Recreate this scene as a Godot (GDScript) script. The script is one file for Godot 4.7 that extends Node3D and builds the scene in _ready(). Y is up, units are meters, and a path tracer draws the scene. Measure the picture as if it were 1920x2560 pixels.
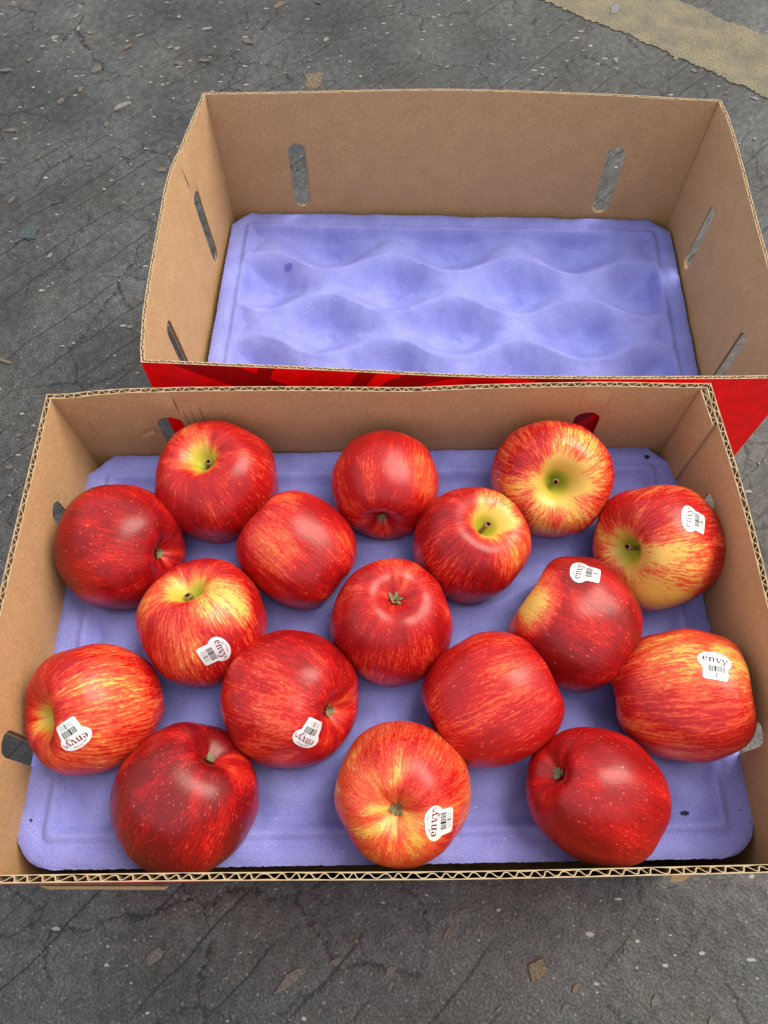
extends Node3D
# Two open cardboard apple boxes on old asphalt; metres, y up.

const BOX_H := 0.28
const BOX_W := 0.5
const BOX_D := 0.3286
const BOARD := 0.0042
const TILE := 2.048            # metres covered by one ground texture
const GX0 := -0.95
const GZ0 := -1.75
const STEP := 0.0025
const GNX := 761
const GNZ := 841

var rng := RandomNumberGenerator.new()
var kraft: StandardMaterial3D
var kraft_dark: StandardMaterial3D
var cut_edge: StandardMaterial3D
var red_print: StandardMaterial3D
var pulp: StandardMaterial3D
var pulp_bare: StandardMaterial3D
var asphalt: StandardMaterial3D
var crack_map: PackedByteArray
var rough_map: PackedByteArray
var slow_map: PackedByteArray
var sticker_mat: StandardMaterial3D
var stem_mat: StandardMaterial3D
var sepal_mat: StandardMaterial3D
var prof_r := PackedFloat32Array()      # apple profile, radius and height from stem pit to calyx pit
var prof_y := PackedFloat32Array()
var prof_ang := PackedFloat32Array()
const RINGS := 72
const SEGS := 96


func _ready() -> void:
	rng.seed = 4711
	# ---- camera, sky, sun, exposure
	var cam := Camera3D.new()
	cam.name = "camera"
	cam.fov = 70.10
	cam.near = 0.02
	cam.far = 200.0
	cam.transform = Transform3D(Basis(Vector3.RIGHT, -1.10122) * Basis(Vector3.BACK, -0.01467), Vector3(0, 0.73056, 0))
	add_child(cam)
	cam.current = true
	var env := Environment.new()
	env.background_mode = Environment.BG_SKY
	var sky_mat := ProceduralSkyMaterial.new()
	sky_mat.sky_top_color = Color(0.86, 0.89, 0.93)
	sky_mat.sky_horizon_color = Color(0.70, 0.73, 0.77)
	sky_mat.sky_curve = 0.25
	sky_mat.ground_bottom_color = Color(0.25, 0.25, 0.25)
	sky_mat.ground_horizon_color = Color(0.55, 0.56, 0.57)
	sky_mat.sun_angle_max = 1.0
	var sky := Sky.new()
	sky.sky_material = sky_mat
	env.sky = sky
	env.background_energy_multiplier = 0.85
	env.tonemap_mode = Environment.TONE_MAPPER_LINEAR
	env.tonemap_exposure = 1.54
	env.sdfgi_enabled = true
	env.ssao_enabled = true
	env.ssil_enabled = true
	var we := WorldEnvironment.new()
	we.name = "daylight_environment"
	we.environment = env
	add_child(we)
	var sun := DirectionalLight3D.new()
	sun.name = "sun_behind_cloud"
	sun.light_energy = 0.85
	sun.light_angular_distance = 42.0
	sun.light_color = Color(1.0, 0.965, 0.91)
	sun.shadow_enabled = true
	sun.look_at_from_position(Vector3.ZERO, Vector3(-0.48, -0.80, 0.24), Vector3.UP)
	add_child(sun)

	make_materials()
	make_profile()
	build_ground()
	build_boxes()
	build_trays()
	build_apples()


# ---------------------------------------------------------------- helpers
func put(o: Node3D, called: String, parent: Node) -> Node3D:
	var full := called
	var k := 0
	while parent.has_node(full):
		k += 1
		full = "%s_%03d" % [called, k]
	o.name = full
	parent.add_child(o, true)
	return o


func tag(o: Node3D, label: String, category: String, group := "", kind := "") -> void:
	if label:
		o.set_meta("label", label)
	if category:
		o.set_meta("category", category)
	if group:
		o.set_meta("group", group)
	if kind:
		o.set_meta("kind", kind)


func mat(c: Color, rough := 0.8, spec := 0.5) -> StandardMaterial3D:
	var m := StandardMaterial3D.new()
	m.albedo_color = c.linear_to_srgb()
	m.roughness = rough
	m.metallic_specular = spec
	m.cull_mode = BaseMaterial3D.CULL_DISABLED
	return m


func noise(kind: int, freq: float, octaves: int, sd: int) -> FastNoiseLite:
	var n := FastNoiseLite.new()
	n.noise_type = kind
	n.frequency = freq
	n.seed = sd
	if octaves > 1:
		n.fractal_type = FastNoiseLite.FRACTAL_FBM
		n.fractal_octaves = octaves
	else:
		n.fractal_type = FastNoiseLite.FRACTAL_NONE
	return n


func grey(n: FastNoiseLite, w: int, h: int, seamless := true) -> Image:
	var im: Image = n.get_seamless_image(w, h) if seamless else n.get_image(w, h)
	im.convert(Image.FORMAT_L8)
	return im


func commit(st: SurfaceTool, m: Material, into: ArrayMesh) -> void:
	st.index()
	st.generate_normals()
	into = st.commit(into)
	into.surface_set_material(into.get_surface_count() - 1, m)


# A sheet from a grid of points, nu across, with normals from its neighbours.
func sheet(p: PackedVector3Array, uv: PackedVector2Array, nu: int, nv: int, wrap_u: bool, out_sign: float, idx: PackedInt32Array = PackedInt32Array()) -> Array:
	var nrm := PackedVector3Array()
	nrm.resize(nu * nv)
	for j in nv:
		var ja := maxi(j - 1, 0) * nu
		var jb := mini(j + 1, nv - 1) * nu
		var jr := j * nu
		for i in nu:
			var ia := i - 1
			var ib := i + 1
			if wrap_u:
				if ia < 0: ia = nu - 2
				if ib > nu - 1: ib = 1
			else:
				if ia < 0: ia = 0
				if ib > nu - 1: ib = nu - 1
			var n := (p[jr + ib] - p[jr + ia]).cross(p[jb + i] - p[ja + i]) * out_sign
			nrm[jr + i] = n.normalized() if n.length_squared() > 1e-22 else Vector3.UP
	if idx.is_empty():
		idx.resize((nu - 1) * (nv - 1) * 6)
		var k := 0
		for j in nv - 1:
			for i in nu - 1:
				var a := j * nu + i
				var b := a + 1
				var c := a + nu
				var d := c + 1
				if out_sign < 0:
					idx[k] = a; idx[k + 1] = b; idx[k + 2] = d; idx[k + 3] = a; idx[k + 4] = d; idx[k + 5] = c
				else:
					idx[k] = a; idx[k + 1] = d; idx[k + 2] = b; idx[k + 3] = a; idx[k + 4] = c; idx[k + 5] = d
				k += 6
	var arr := []
	arr.resize(Mesh.ARRAY_MAX)
	arr[Mesh.ARRAY_VERTEX] = p
	arr[Mesh.ARRAY_NORMAL] = nrm
	arr[Mesh.ARRAY_TEX_UV] = uv
	arr[Mesh.ARRAY_INDEX] = idx
	return arr


func mesh_of(arr: Array, m: Material, into: ArrayMesh = null) -> ArrayMesh:
	if into == null:
		into = ArrayMesh.new()
	into.add_surface_from_arrays(Mesh.PRIMITIVE_TRIANGLES, arr)
	into.surface_set_material(into.get_surface_count() - 1, m)
	return into


func inst(mesh: Mesh, called: String, parent: Node) -> MeshInstance3D:
	var o := MeshInstance3D.new()
	o.mesh = mesh
	put(o, called, parent)
	return o


# ---------------------------------------------------------------- materials
func make_materials() -> void:
	kraft = paper(Color(0.50, 0.305, 0.150), 11)
	kraft_dark = mat(Color(0.36, 0.22, 0.125), 0.9, 0.3)
	cut_edge = mat(Color(0.43, 0.325, 0.20), 0.9, 0.3)
	stem_mat = mat(Color(0.26, 0.15, 0.065), 0.8, 0.3)
	sepal_mat = mat(Color(0.20, 0.19, 0.10), 0.9, 0.2)
	# red printed liner: darker red bands of a large print on a plain red ground
	var im := Image.create_empty(1024, 512, false, Image.FORMAT_RGB8)
	var base := Color(0.96, 0.014, 0.024)
	var dark := Color(0.60, 0.008, 0.03)
	var grain := grey(noise(FastNoiseLite.TYPE_SIMPLEX, 0.03, 3, 5), 1024, 512)
	for y in 512:
		var yy := y / 512.0 * 0.28
		for x in 1024:
			var xx := x / 1024.0 * 0.5
			var s := false
			# yy runs down from the rim, xx from the left corner
			var d1 := xx - 0.022 - yy * 1.75
			if d1 > 0.0 and d1 < 0.052 and xx < 0.16: s = true
			if absf(xx - 0.097 + yy * 0.35) < 0.006 and yy < 0.05: s = true
			var d2 := xx - 0.168 + yy * 0.5
			if d2 > 0.0 and d2 < 0.014: s = true
			var e := Vector2((xx - 0.27) / 0.092, (yy - 0.035) / 0.05).length()
			if e < 1.0 and e > 0.72: s = true
			if xx > 0.30 and xx < 0.315 and yy > 0.02: s = true
			var c := dark if s else base
			var g := 0.93 + 0.14 * grain.get_pixel(x, y).r
			im.set_pixel(x, y, Color(c.r * g, c.g, c.b))
	red_print = StandardMaterial3D.new()
	red_print.albedo_texture = ImageTexture.create_from_image(im)
	red_print.roughness = 0.5
	red_print.cull_mode = BaseMaterial3D.CULL_DISABLED
	make_pulp()
	make_sticker()


func paper(tone: Color, sd: int) -> StandardMaterial3D:
	# kraft liner: short pale and dark fibres over faint cloudy mottling
	var w := 768
	var a := grey(noise(FastNoiseLite.TYPE_SIMPLEX_SMOOTH, 0.012, 3, sd), w, w).get_data()
	var fi := grey(noise(FastNoiseLite.TYPE_SIMPLEX, 0.30, 2, sd + 1), w, w / 2)
	fi.resize(w, w, Image.INTERPOLATE_CUBIC)
	var b := fi.get_data()
	var c := grey(noise(FastNoiseLite.TYPE_VALUE, 0.45, 1, sd + 2), w, w).get_data()
	var out := PackedByteArray()
	out.resize(w * w * 3)
	var t := tone.linear_to_srgb()
	for i in w * w:
		var g := 1.0 + (a[i] - 128) * 0.0002 + (b[i] - 128) * 0.0003 + (c[i] - 128) * 0.0006
		var q := (a[(i * 7 + 4001) % (w * w)] - 128) * 0.00012
		out[i * 3] = clampi(int(t.r * g * 255.0), 0, 255)
		out[i * 3 + 1] = clampi(int(t.g * g * (1.0 - q) * 255.0), 0, 255)
		out[i * 3 + 2] = clampi(int(t.b * g * (1.0 - q) * 255.0), 0, 255)
	# the flutes telegraph faintly through the liner, under the paper grain
	for y in w:
		for x in w:
			var q := 0.55 + 0.28 * sin(TAU * 37.0 * x / w) + (b[y * w + x] - 128) * 0.0011
			fi.set_pixel(x, y, Color(q, q, q))
	var m := StandardMaterial3D.new()
	m.albedo_texture = ImageTexture.create_from_image(Image.create_from_data(w, w, false, Image.FORMAT_RGB8, out))
	m.uv1_scale = Vector3(3.3, 3.3, 1)
	m.roughness = 0.82
	m.metallic_specular = 0.3
	m.cull_mode = BaseMaterial3D.CULL_DISABLED
	m.heightmap_enabled = true
	m.heightmap_texture = ImageTexture.create_from_image(fi)
	m.heightmap_scale = 0.007
	return m


func make_pulp() -> void:
	var w := 1024
	var a := grey(noise(FastNoiseLite.TYPE_SIMPLEX_SMOOTH, 0.012, 3, 21), w, w, false).get_data()
	var fim := grey(noise(FastNoiseLite.TYPE_SIMPLEX, 0.42, 3, 22), w, w, false)
	var b := fim.get_data()
	var out := PackedByteArray()
	out.resize(w * w * 3)
	var t := Color(0.245, 0.265, 0.66).linear_to_srgb()
	for i in w * w:
		var g := 1.0 + (a[i] - 128) * 0.0006 + (b[i] - 128) * 0.0014
		out[i * 3] = clampi(int(t.r * g * 255.0), 0, 255)
		out[i * 3 + 1] = clampi(int(t.g * g * 255.0), 0, 255)
		out[i * 3 + 2] = clampi(int(t.b * (1.0 + (g - 1.0) * 0.6) * 255.0), 0, 255)
	var im := Image.create_from_data(w, w, false, Image.FORMAT_RGB8, out)
	for k in 1500:      # pale flecks and a few dark ones in the recycled pulp
		var x := rng.randi_range(2, w - 4)
		var y := rng.randi_range(2, w - 4)
		var c := Color(0.80, 0.83, 0.95) if k % 7 else Color(0.18, 0.17, 0.36)
		var s := rng.randf_range(0.25, 0.9)
		var len := 1 + int(rng.randf() * rng.randf() * 4.0)
		var dx := rng.randi_range(-1, 1)
		var dy := rng.randi_range(0, 1)
		for q in len:
			var px := clampi(x + dx * q, 0, w - 1)
			var py := clampi(y + dy * q, 0, w - 1)
			im.set_pixel(px, py, im.get_pixel(px, py).lerp(c, s))
	pulp = StandardMaterial3D.new()
	pulp.roughness = 0.95
	pulp.metallic_specular = 0.25
	pulp.cull_mode = BaseMaterial3D.CULL_DISABLED
	pulp.heightmap_enabled = true
	pulp.heightmap_texture = ImageTexture.create_from_image(fim)
	pulp.heightmap_scale = 0.015
	pulp_bare = pulp.duplicate()
	var im2: Image = im.duplicate()
	blot(im2, 855, 672, 10, 7, Color(0.40, 0.38, 0.74))
	pulp_bare.albedo_texture = ImageTexture.create_from_image(im2)
	blot(im, 906, 761, 6, 3, Color(0.13, 0.12, 0.22))
	blot(im, 950, 219, 4, 4, Color(0.10, 0.10, 0.16))
	blot(im, 47, 757, 2, 2, Color(0.12, 0.12, 0.26))
	pulp.albedo_texture = ImageTexture.create_from_image(im)


func blot(im: Image, cx: int, cy: int, rx: int, ry: int, c: Color) -> void:
	for y in range(-ry - 1, ry + 2):
		for x in range(-rx - 1, rx + 2):
			var d := Vector2(x / float(rx), y / float(ry)).length() + 0.12 * sin(x * 2.1 + y * 1.3)
			if d < 1.0:
				im.set_pixel(cx + x, cy + y, im.get_pixel(cx + x, cy + y).lerp(c, 0.85))


# ---------------------------------------------------------------- lettering on the fruit stickers
func draw_text(im: Image, text: String, font_names: PackedStringArray, height: float, at: Vector2, angle: float, col: Color, stretch := 1.0, italic := 0.0, weight := 400) -> void:
	var f := SystemFont.new()
	f.font_names = font_names
	f.font_weight = weight
	var tm := TextMesh.new()
	tm.font = f
	tm.text = text
	tm.font_size = 64
	tm.pixel_size = height / 64.0
	tm.depth = 0.0
	tm.curve_step = 1.0
	var arr := tm.get_mesh_arrays()
	var v: PackedVector3Array = arr[Mesh.ARRAY_VERTEX]
	var idx: PackedInt32Array = arr[Mesh.ARRAY_INDEX] if arr[Mesh.ARRAY_INDEX] != null else PackedInt32Array()
	if idx.is_empty():
		for i in v.size():
			idx.append(i)
	var co := cos(angle)
	var si := sin(angle)
	for t in range(0, idx.size() - 2, 3):
		var q: Array[Vector2] = []
		for k in 3:
			var p := v[idx[t + k]]
			var x := (p.x + p.y * italic) * stretch
			var y := -p.y
			q.append(at + Vector2(x * co - y * si, x * si + y * co))
		fill_tri(im, q[0], q[1], q[2], col)


func fill_tri(im: Image, a: Vector2, b: Vector2, c: Vector2, col: Color) -> void:
	var area := (b - a).cross(c - a)
	if absf(area) < 1e-6:
		return
	var x0 := maxi(int(floor(minf(a.x, minf(b.x, c.x)))), 0)
	var x1 := mini(int(ceil(maxf(a.x, maxf(b.x, c.x)))), im.get_width() - 1)
	var y0 := maxi(int(floor(minf(a.y, minf(b.y, c.y)))), 0)
	var y1 := mini(int(ceil(maxf(a.y, maxf(b.y, c.y)))), im.get_height() - 1)
	for y in range(y0, y1 + 1):
		for x in range(x0, x1 + 1):
			var p := Vector2(x + 0.5, y + 0.5)
			var w0 := (b - p).cross(c - p) / area
			var w1 := (c - p).cross(a - p) / area
			if w0 >= -0.001 and w1 >= -0.001 and w0 + w1 <= 1.001:
				im.set_pixel(x, y, col)


func ring_line(im: Image, c: Vector2, r: Vector2, a0: float, a1: float, wide: float, col: Color) -> void:
	var n := 160
	for i in n + 1:
		var a := lerpf(a0, a1, i / float(n))
		var p := c + Vector2(cos(a) * r.x, sin(a) * r.y)
		for dy in range(-int(wide), int(wide) + 1):
			for dx in range(-int(wide), int(wide) + 1):
				if dx * dx + dy * dy <= wide * wide:
					im.set_pixel(clampi(int(p.x) + dx, 0, 511), clampi(int(p.y) + dy, 0, 511), col)


func make_sticker() -> void:
	# 512 px across 24 mm; the emblem faces +y down
	var im := Image.create_empty(512, 512, false, Image.FORMAT_RGB8)
	im.fill(Color(0.90, 0.91, 0.92))
	var red := Color(0.45, 0.02, 0.13)
	var swirl := Color(0.70, 0.72, 0.75)
	ring_line(im, Vector2(215, 178), Vector2(52, 52), 0, TAU, 1.5, swirl)
	ring_line(im, Vector2(290, 172), Vector2(48, 48), 0, TAU, 1.5, swirl)
	ring_line(im, Vector2(250, 215), Vector2(60, 40), 0, TAU, 1.5, swirl)
	draw_text(im, "envy", PackedStringArray(["Droid Serif"]), 140.0, Vector2(245, 160), 0.10, red, 1.0, 0.0, 700)
	ring_line(im, Vector2(318, 226), Vector2(26, 16), -2.4, 2.6, 3.0, red)
	ring_line(im, Vector2(352, 212), Vector2(22, 10), 0.2, 2.4, 2.5, red)
	var nz := "New Zealand"
	for i in nz.length():
		if nz[i] != " ":
			var a := lerpf(-0.62, 0.55, i / float(nz.length() - 1))
			draw_text(im, nz[i], PackedStringArray(["Droid Sans"]), 40.0, Vector2(245 + sin(a) * 165.0, 232 - cos(a) * 160.0), a, red)
	var num := "3616"
	for i in 4:
		var a := lerpf(1.02, 1.42, i / 3.0)
		draw_text(im, num[i], PackedStringArray(["Droid Sans"]), 50.0, Vector2(240 + sin(a) * 205.0, 215 - cos(a) * 130.0), a, red)
	# two rows of bars
	var x := 150
	var k := 0
	var bars := [6, 3, 12, 5, 4, 3, 9, 4, 3, 5, 26, 4, 3, 3, 10, 5, 4, 3, 5, 3, 8, 3, 4, 4]
	while x < 352 and k < bars.size() * 2:
		var bw: int = bars[k % bars.size()] + (2 if k % 2 == 0 else 0)
		if k % 2 == 0:
			im.fill_rect(Rect2i(x, 262, bw, 92), Color(0.04, 0.04, 0.05))
		x += bw + (2 if k % 2 else 0)
		k += 1
	for i in 9:
		var wide := 6 if i != 4 else 16
		im.fill_rect(Rect2i(160 + i * 22, 366, wide, 74), Color(0.08, 0.08, 0.09))
	sticker_mat = StandardMaterial3D.new()
	sticker_mat.albedo_texture = ImageTexture.create_from_image(im)
	sticker_mat.albedo_color = Color(0.95, 0.95, 0.95)
	sticker_mat.roughness = 0.35
	sticker_mat.cull_mode = BaseMaterial3D.CULL_DISABLED


# ---------------------------------------------------------------- ground
func build_ground() -> void:
	var w := 2048
	# --- cracks: borders between irregular plates, and the straight score lines of the old surface
	var cell := noise(FastNoiseLite.TYPE_CELLULAR, 0.0098, 1, 31)
	cell.cellular_return_type = FastNoiseLite.RETURN_DISTANCE2_SUB
	cell.cellular_jitter = 1.0
	cell.domain_warp_enabled = true
	cell.domain_warp_amplitude = 26.0
	cell.domain_warp_frequency = 0.02
	cell.domain_warp_fractal_octaves = 3
	var plates := grey(cell, w, w, false).get_data()
	var gate := grey(noise(FastNoiseLite.TYPE_SIMPLEX_SMOOTH, 0.006, 2, 32), w, w, false).get_data()
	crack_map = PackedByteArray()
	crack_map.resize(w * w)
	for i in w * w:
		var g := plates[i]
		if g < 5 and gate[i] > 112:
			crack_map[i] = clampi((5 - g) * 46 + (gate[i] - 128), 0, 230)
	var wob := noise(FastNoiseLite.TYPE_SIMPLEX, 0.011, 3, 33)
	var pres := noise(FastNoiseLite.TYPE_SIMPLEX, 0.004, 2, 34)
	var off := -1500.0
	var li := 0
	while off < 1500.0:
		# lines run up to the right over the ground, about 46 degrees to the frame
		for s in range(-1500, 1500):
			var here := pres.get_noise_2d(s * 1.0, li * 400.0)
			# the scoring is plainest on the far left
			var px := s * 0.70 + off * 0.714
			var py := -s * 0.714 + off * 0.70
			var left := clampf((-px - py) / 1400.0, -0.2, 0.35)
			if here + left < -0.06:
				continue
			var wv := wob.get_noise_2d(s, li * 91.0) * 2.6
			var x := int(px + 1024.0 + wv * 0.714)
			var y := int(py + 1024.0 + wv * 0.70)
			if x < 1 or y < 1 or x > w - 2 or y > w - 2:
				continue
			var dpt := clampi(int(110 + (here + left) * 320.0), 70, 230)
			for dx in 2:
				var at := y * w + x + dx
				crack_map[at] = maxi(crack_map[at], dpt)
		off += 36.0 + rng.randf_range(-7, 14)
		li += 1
	# --- colour
	var coarse := grey(noise(FastNoiseLite.TYPE_SIMPLEX_SMOOTH, 0.0045, 4, 35), w, w).get_data()
	var mid := grey(noise(FastNoiseLite.TYPE_SIMPLEX, 0.05, 3, 36), w, w).get_data()
	var fine_im := grey(noise(FastNoiseLite.TYPE_SIMPLEX, 0.30, 2, 37), w, w, false)
	var fine := fine_im.get_data()
	var dots := grey(noise(FastNoiseLite.TYPE_CELLULAR, 0.085, 1, 38), w, w, false).get_data()
	rough_map = mid
	slow_map = coarse
	var out := PackedByteArray()
	out.resize(w * w * 3)
	for i in w * w:
		var v := 54.0 + (coarse[i] - 128) * 0.16 + (mid[i] - 128) * 0.10 + (fine[i] - 128) * 0.20
		var d := dots[i]
		if d < 26 and fine[i] > 120:
			v += (26 - d) * 2.6          # light grains of aggregate worn bare
		elif d > 205 and mid[i] < 110:
			v -= 12.0
		v -= crack_map[i] * 0.21          # groove shade painted dark along cracks and score lines, with some soil
		var warm := (coarse[(i + 700000) % (w * w)] - 128) * 0.02
		out[i * 3] = clampi(int(v * 0.99 + warm), 8, 255)
		out[i * 3 + 1] = clampi(int(v * 1.005), 8, 255)
		out[i * 3 + 2] = clampi(int(v * 1.0 - warm), 8, 255)
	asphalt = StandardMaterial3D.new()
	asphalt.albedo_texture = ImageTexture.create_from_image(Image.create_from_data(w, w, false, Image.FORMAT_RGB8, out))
	asphalt.roughness = 0.6
	asphalt.metallic_specular = 0.5
	asphalt.heightmap_enabled = true
	asphalt.heightmap_texture = ImageTexture.create_from_image(fine_im)
	asphalt.heightmap_scale = 0.06
	# --- near surface, its cracks and grain as relief
	var p := PackedVector3Array()
	p.resize(GNX * GNZ)
	var uv := PackedVector2Array()
	uv.resize(GNX * GNZ)
	for j in GNZ:
		var z := GZ0 + j * STEP
		for i in GNX:
			var x := GX0 + i * STEP
			p[j * GNX + i] = Vector3(x, ground_y(x, z), z)
			uv[j * GNX + i] = Vector2(x / TILE + 0.5, z / TILE + 0.5)
	var near_arr := sheet(p, uv, GNX, GNZ, false, -1.0)
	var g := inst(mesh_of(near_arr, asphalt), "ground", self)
	g.set_meta("kind", "structure")
	g.set_meta("label", "dark grey cracked asphalt under both boxes")
	# --- the rest of the yard, level, out to the horizon
	var far := SurfaceTool.new()
	far.begin(Mesh.PRIMITIVE_TRIANGLES)
	var x1 := GX0 + (GNX - 1) * STEP
	var z1 := GZ0 + (GNZ - 1) * STEP
	for r in [[-60.0, -60.0, 60.0, GZ0], [-60.0, z1, 60.0, 60.0], [-60.0, GZ0, GX0, z1], [x1, GZ0, 60.0, z1]]:
		var q := [Vector3(r[0], -0.0015, r[1]), Vector3(r[2], -0.0015, r[1]), Vector3(r[2], -0.0015, r[3]), Vector3(r[0], -0.0015, r[3])]
		for k in [0, 1, 2, 0, 2, 3]:
			far.set_uv(Vector2(q[k].x / TILE + 0.5, q[k].z / TILE + 0.5))
			far.set_normal(Vector3.UP)
			far.add_vertex(q[k])
	var fm := far.commit()
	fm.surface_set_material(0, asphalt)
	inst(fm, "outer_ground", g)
	# --- worn yellow line, a skin of paint that follows the surface
	var worn := noise(FastNoiseLite.TYPE_SIMPLEX, 0.055, 4, 41)
	var pim := Image.create_empty(512, 512, false, Image.FORMAT_RGB8)
	var n1 := grey(noise(FastNoiseLite.TYPE_SIMPLEX, 0.02, 4, 42), 512, 512)
	var n2 := grey(noise(FastNoiseLite.TYPE_SIMPLEX, 0.30, 2, 43), 512, 512)
	for y in 512:
		for x in 512:
			var a := n1.get_pixel(x, y).r
			var b := n2.get_pixel(x, y).r
			var c := Color(0.46, 0.43, 0.34).lerp(Color(0.38, 0.365, 0.31), clampf(a * 1.5 - 0.35, 0, 1))
			pim.set_pixel(x, y, c * (0.78 + b * 0.42))
	var paint := StandardMaterial3D.new()
	paint.albedo_texture = ImageTexture.create_from_image(pim)
	paint.uv1_scale = Vector3(3, 3, 1)
	paint.roughness = 0.85
	paint.heightmap_enabled = true
	paint.heightmap_texture = ImageTexture.create_from_image(n2)
	paint.heightmap_scale = 0.05
	var dirv := Vector2(0.747, 0.665)
	var nrm := Vector2(0.665, -0.747)
	var org := Vector2(0.448, -1.228)
	var inside := PackedByteArray()
	inside.resize(GNX * GNZ)
	var pp := PackedVector3Array()
	pp.resize(GNX * GNZ)
	for j in GNZ:
		for i in GNX:
			var k := j * GNX + i
			var v := p[k]
			pp[k] = v + Vector3(0, 0.0012, 0)
			var rel := Vector2(v.x, v.z) - org
			var t := rel.dot(dirv)
			var e := rel.dot(nrm)
			var bow := 0.006 * sin(t * 9.0 + 0.6) + worn.get_noise_2d(t * 900.0, 0) * 0.006
			if e > bow and e < 0.150 + worn.get_noise_2d(t * 900.0, 700) * 0.006:
				inside[k] = 1
	var pidx := PackedInt32Array()
	for j in GNZ - 1:
		for i in GNX - 1:
			var a := j * GNX + i
			if inside[a] and inside[a + 1] and inside[a + GNX] and inside[a + GNX + 1]:
				pidx.append_array(PackedInt32Array([a, a + 1, a + GNX + 1, a, a + GNX + 1, a + GNX]))
	# keep only the points in use
	var remap := {}
	var sp := PackedVector3Array()
	var sn := PackedVector3Array()
	var su := PackedVector2Array()
	var gn: PackedVector3Array = near_arr[Mesh.ARRAY_NORMAL]
	for k in pidx.size():
		var o := pidx[k]
		if not remap.has(o):
			remap[o] = sp.size()
			sp.append(pp[o])
			sn.append(gn[o])
			su.append(uv[o])
		pidx[k] = remap[o]
	var arr := []
	arr.resize(Mesh.ARRAY_MAX)
	arr[Mesh.ARRAY_VERTEX] = sp
	arr[Mesh.ARRAY_NORMAL] = sn
	arr[Mesh.ARRAY_TEX_UV] = su
	arr[Mesh.ARRAY_INDEX] = pidx
	var line := inst(mesh_of(arr, paint), "painted_line", self)
	line.set_meta("kind", "structure")
	line.set_meta("label", "worn yellow painted line crossing the asphalt beyond the empty box")
	build_chips(g)


func ground_y(x: float, z: float) -> float:
	var px := int((x / TILE + 0.5) * 2048.0)
	var py := int((z / TILE + 0.5) * 2048.0)
	px = posmod(px, 2048)
	py = posmod(py, 2048)
	var k := py * 2048 + px
	var c := maxi(crack_map[k], maxi(crack_map[py * 2048 + mini(px + 1, 2047)], crack_map[mini(py + 1, 2047) * 2048 + px]))
	return (slow_map[k] - 128) * 0.000018 + (rough_map[k] - 140) * 0.0000045 - c * 0.0000025 - 0.0012


func chip_mesh(sd: int, m: Material) -> ArrayMesh:
	# a flat flake of stone, about 1 across, its top bevelled
	var r := RandomNumberGenerator.new()
	r.seed = sd
	var n := 8 + sd % 4
	var rad := PackedFloat32Array()
	for i in n:
		rad.append(r.randf_range(0.26, 0.52))
	var st := SurfaceTool.new()
	st.begin(Mesh.PRIMITIVE_TRIANGLES)
	st.set_smooth_group(-1)
	var lean := Vector2(r.randf_range(-0.06, 0.06), r.randf_range(-0.06, 0.06))
	for i in n:
		var a := TAU * i / n
		var b := TAU * ((i + 1) % n) / n
		var ra := rad[i]
		var rb := rad[(i + 1) % n]
		var o1 := Vector3(cos(a) * ra, -0.10, sin(a) * ra)
		var o2 := Vector3(cos(b) * rb, -0.10, sin(b) * rb)
		var t1 := Vector3(cos(a) * ra * 0.86, 0.05 + cos(a) * ra * lean.x + sin(a) * ra * lean.y, sin(a) * ra * 0.86)
		var t2 := Vector3(cos(b) * rb * 0.86, 0.05 + cos(b) * rb * lean.x + sin(b) * rb * lean.y, sin(b) * rb * 0.86)
		for q in [o1, o2, t2, o1, t2, t1, t1, t2, Vector3(0, 0.065, 0)]:
			st.set_uv(Vector2(q.x, q.z))
			st.add_vertex(q)
	var am := ArrayMesh.new()
	commit(st, m, am)
	return am


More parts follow.
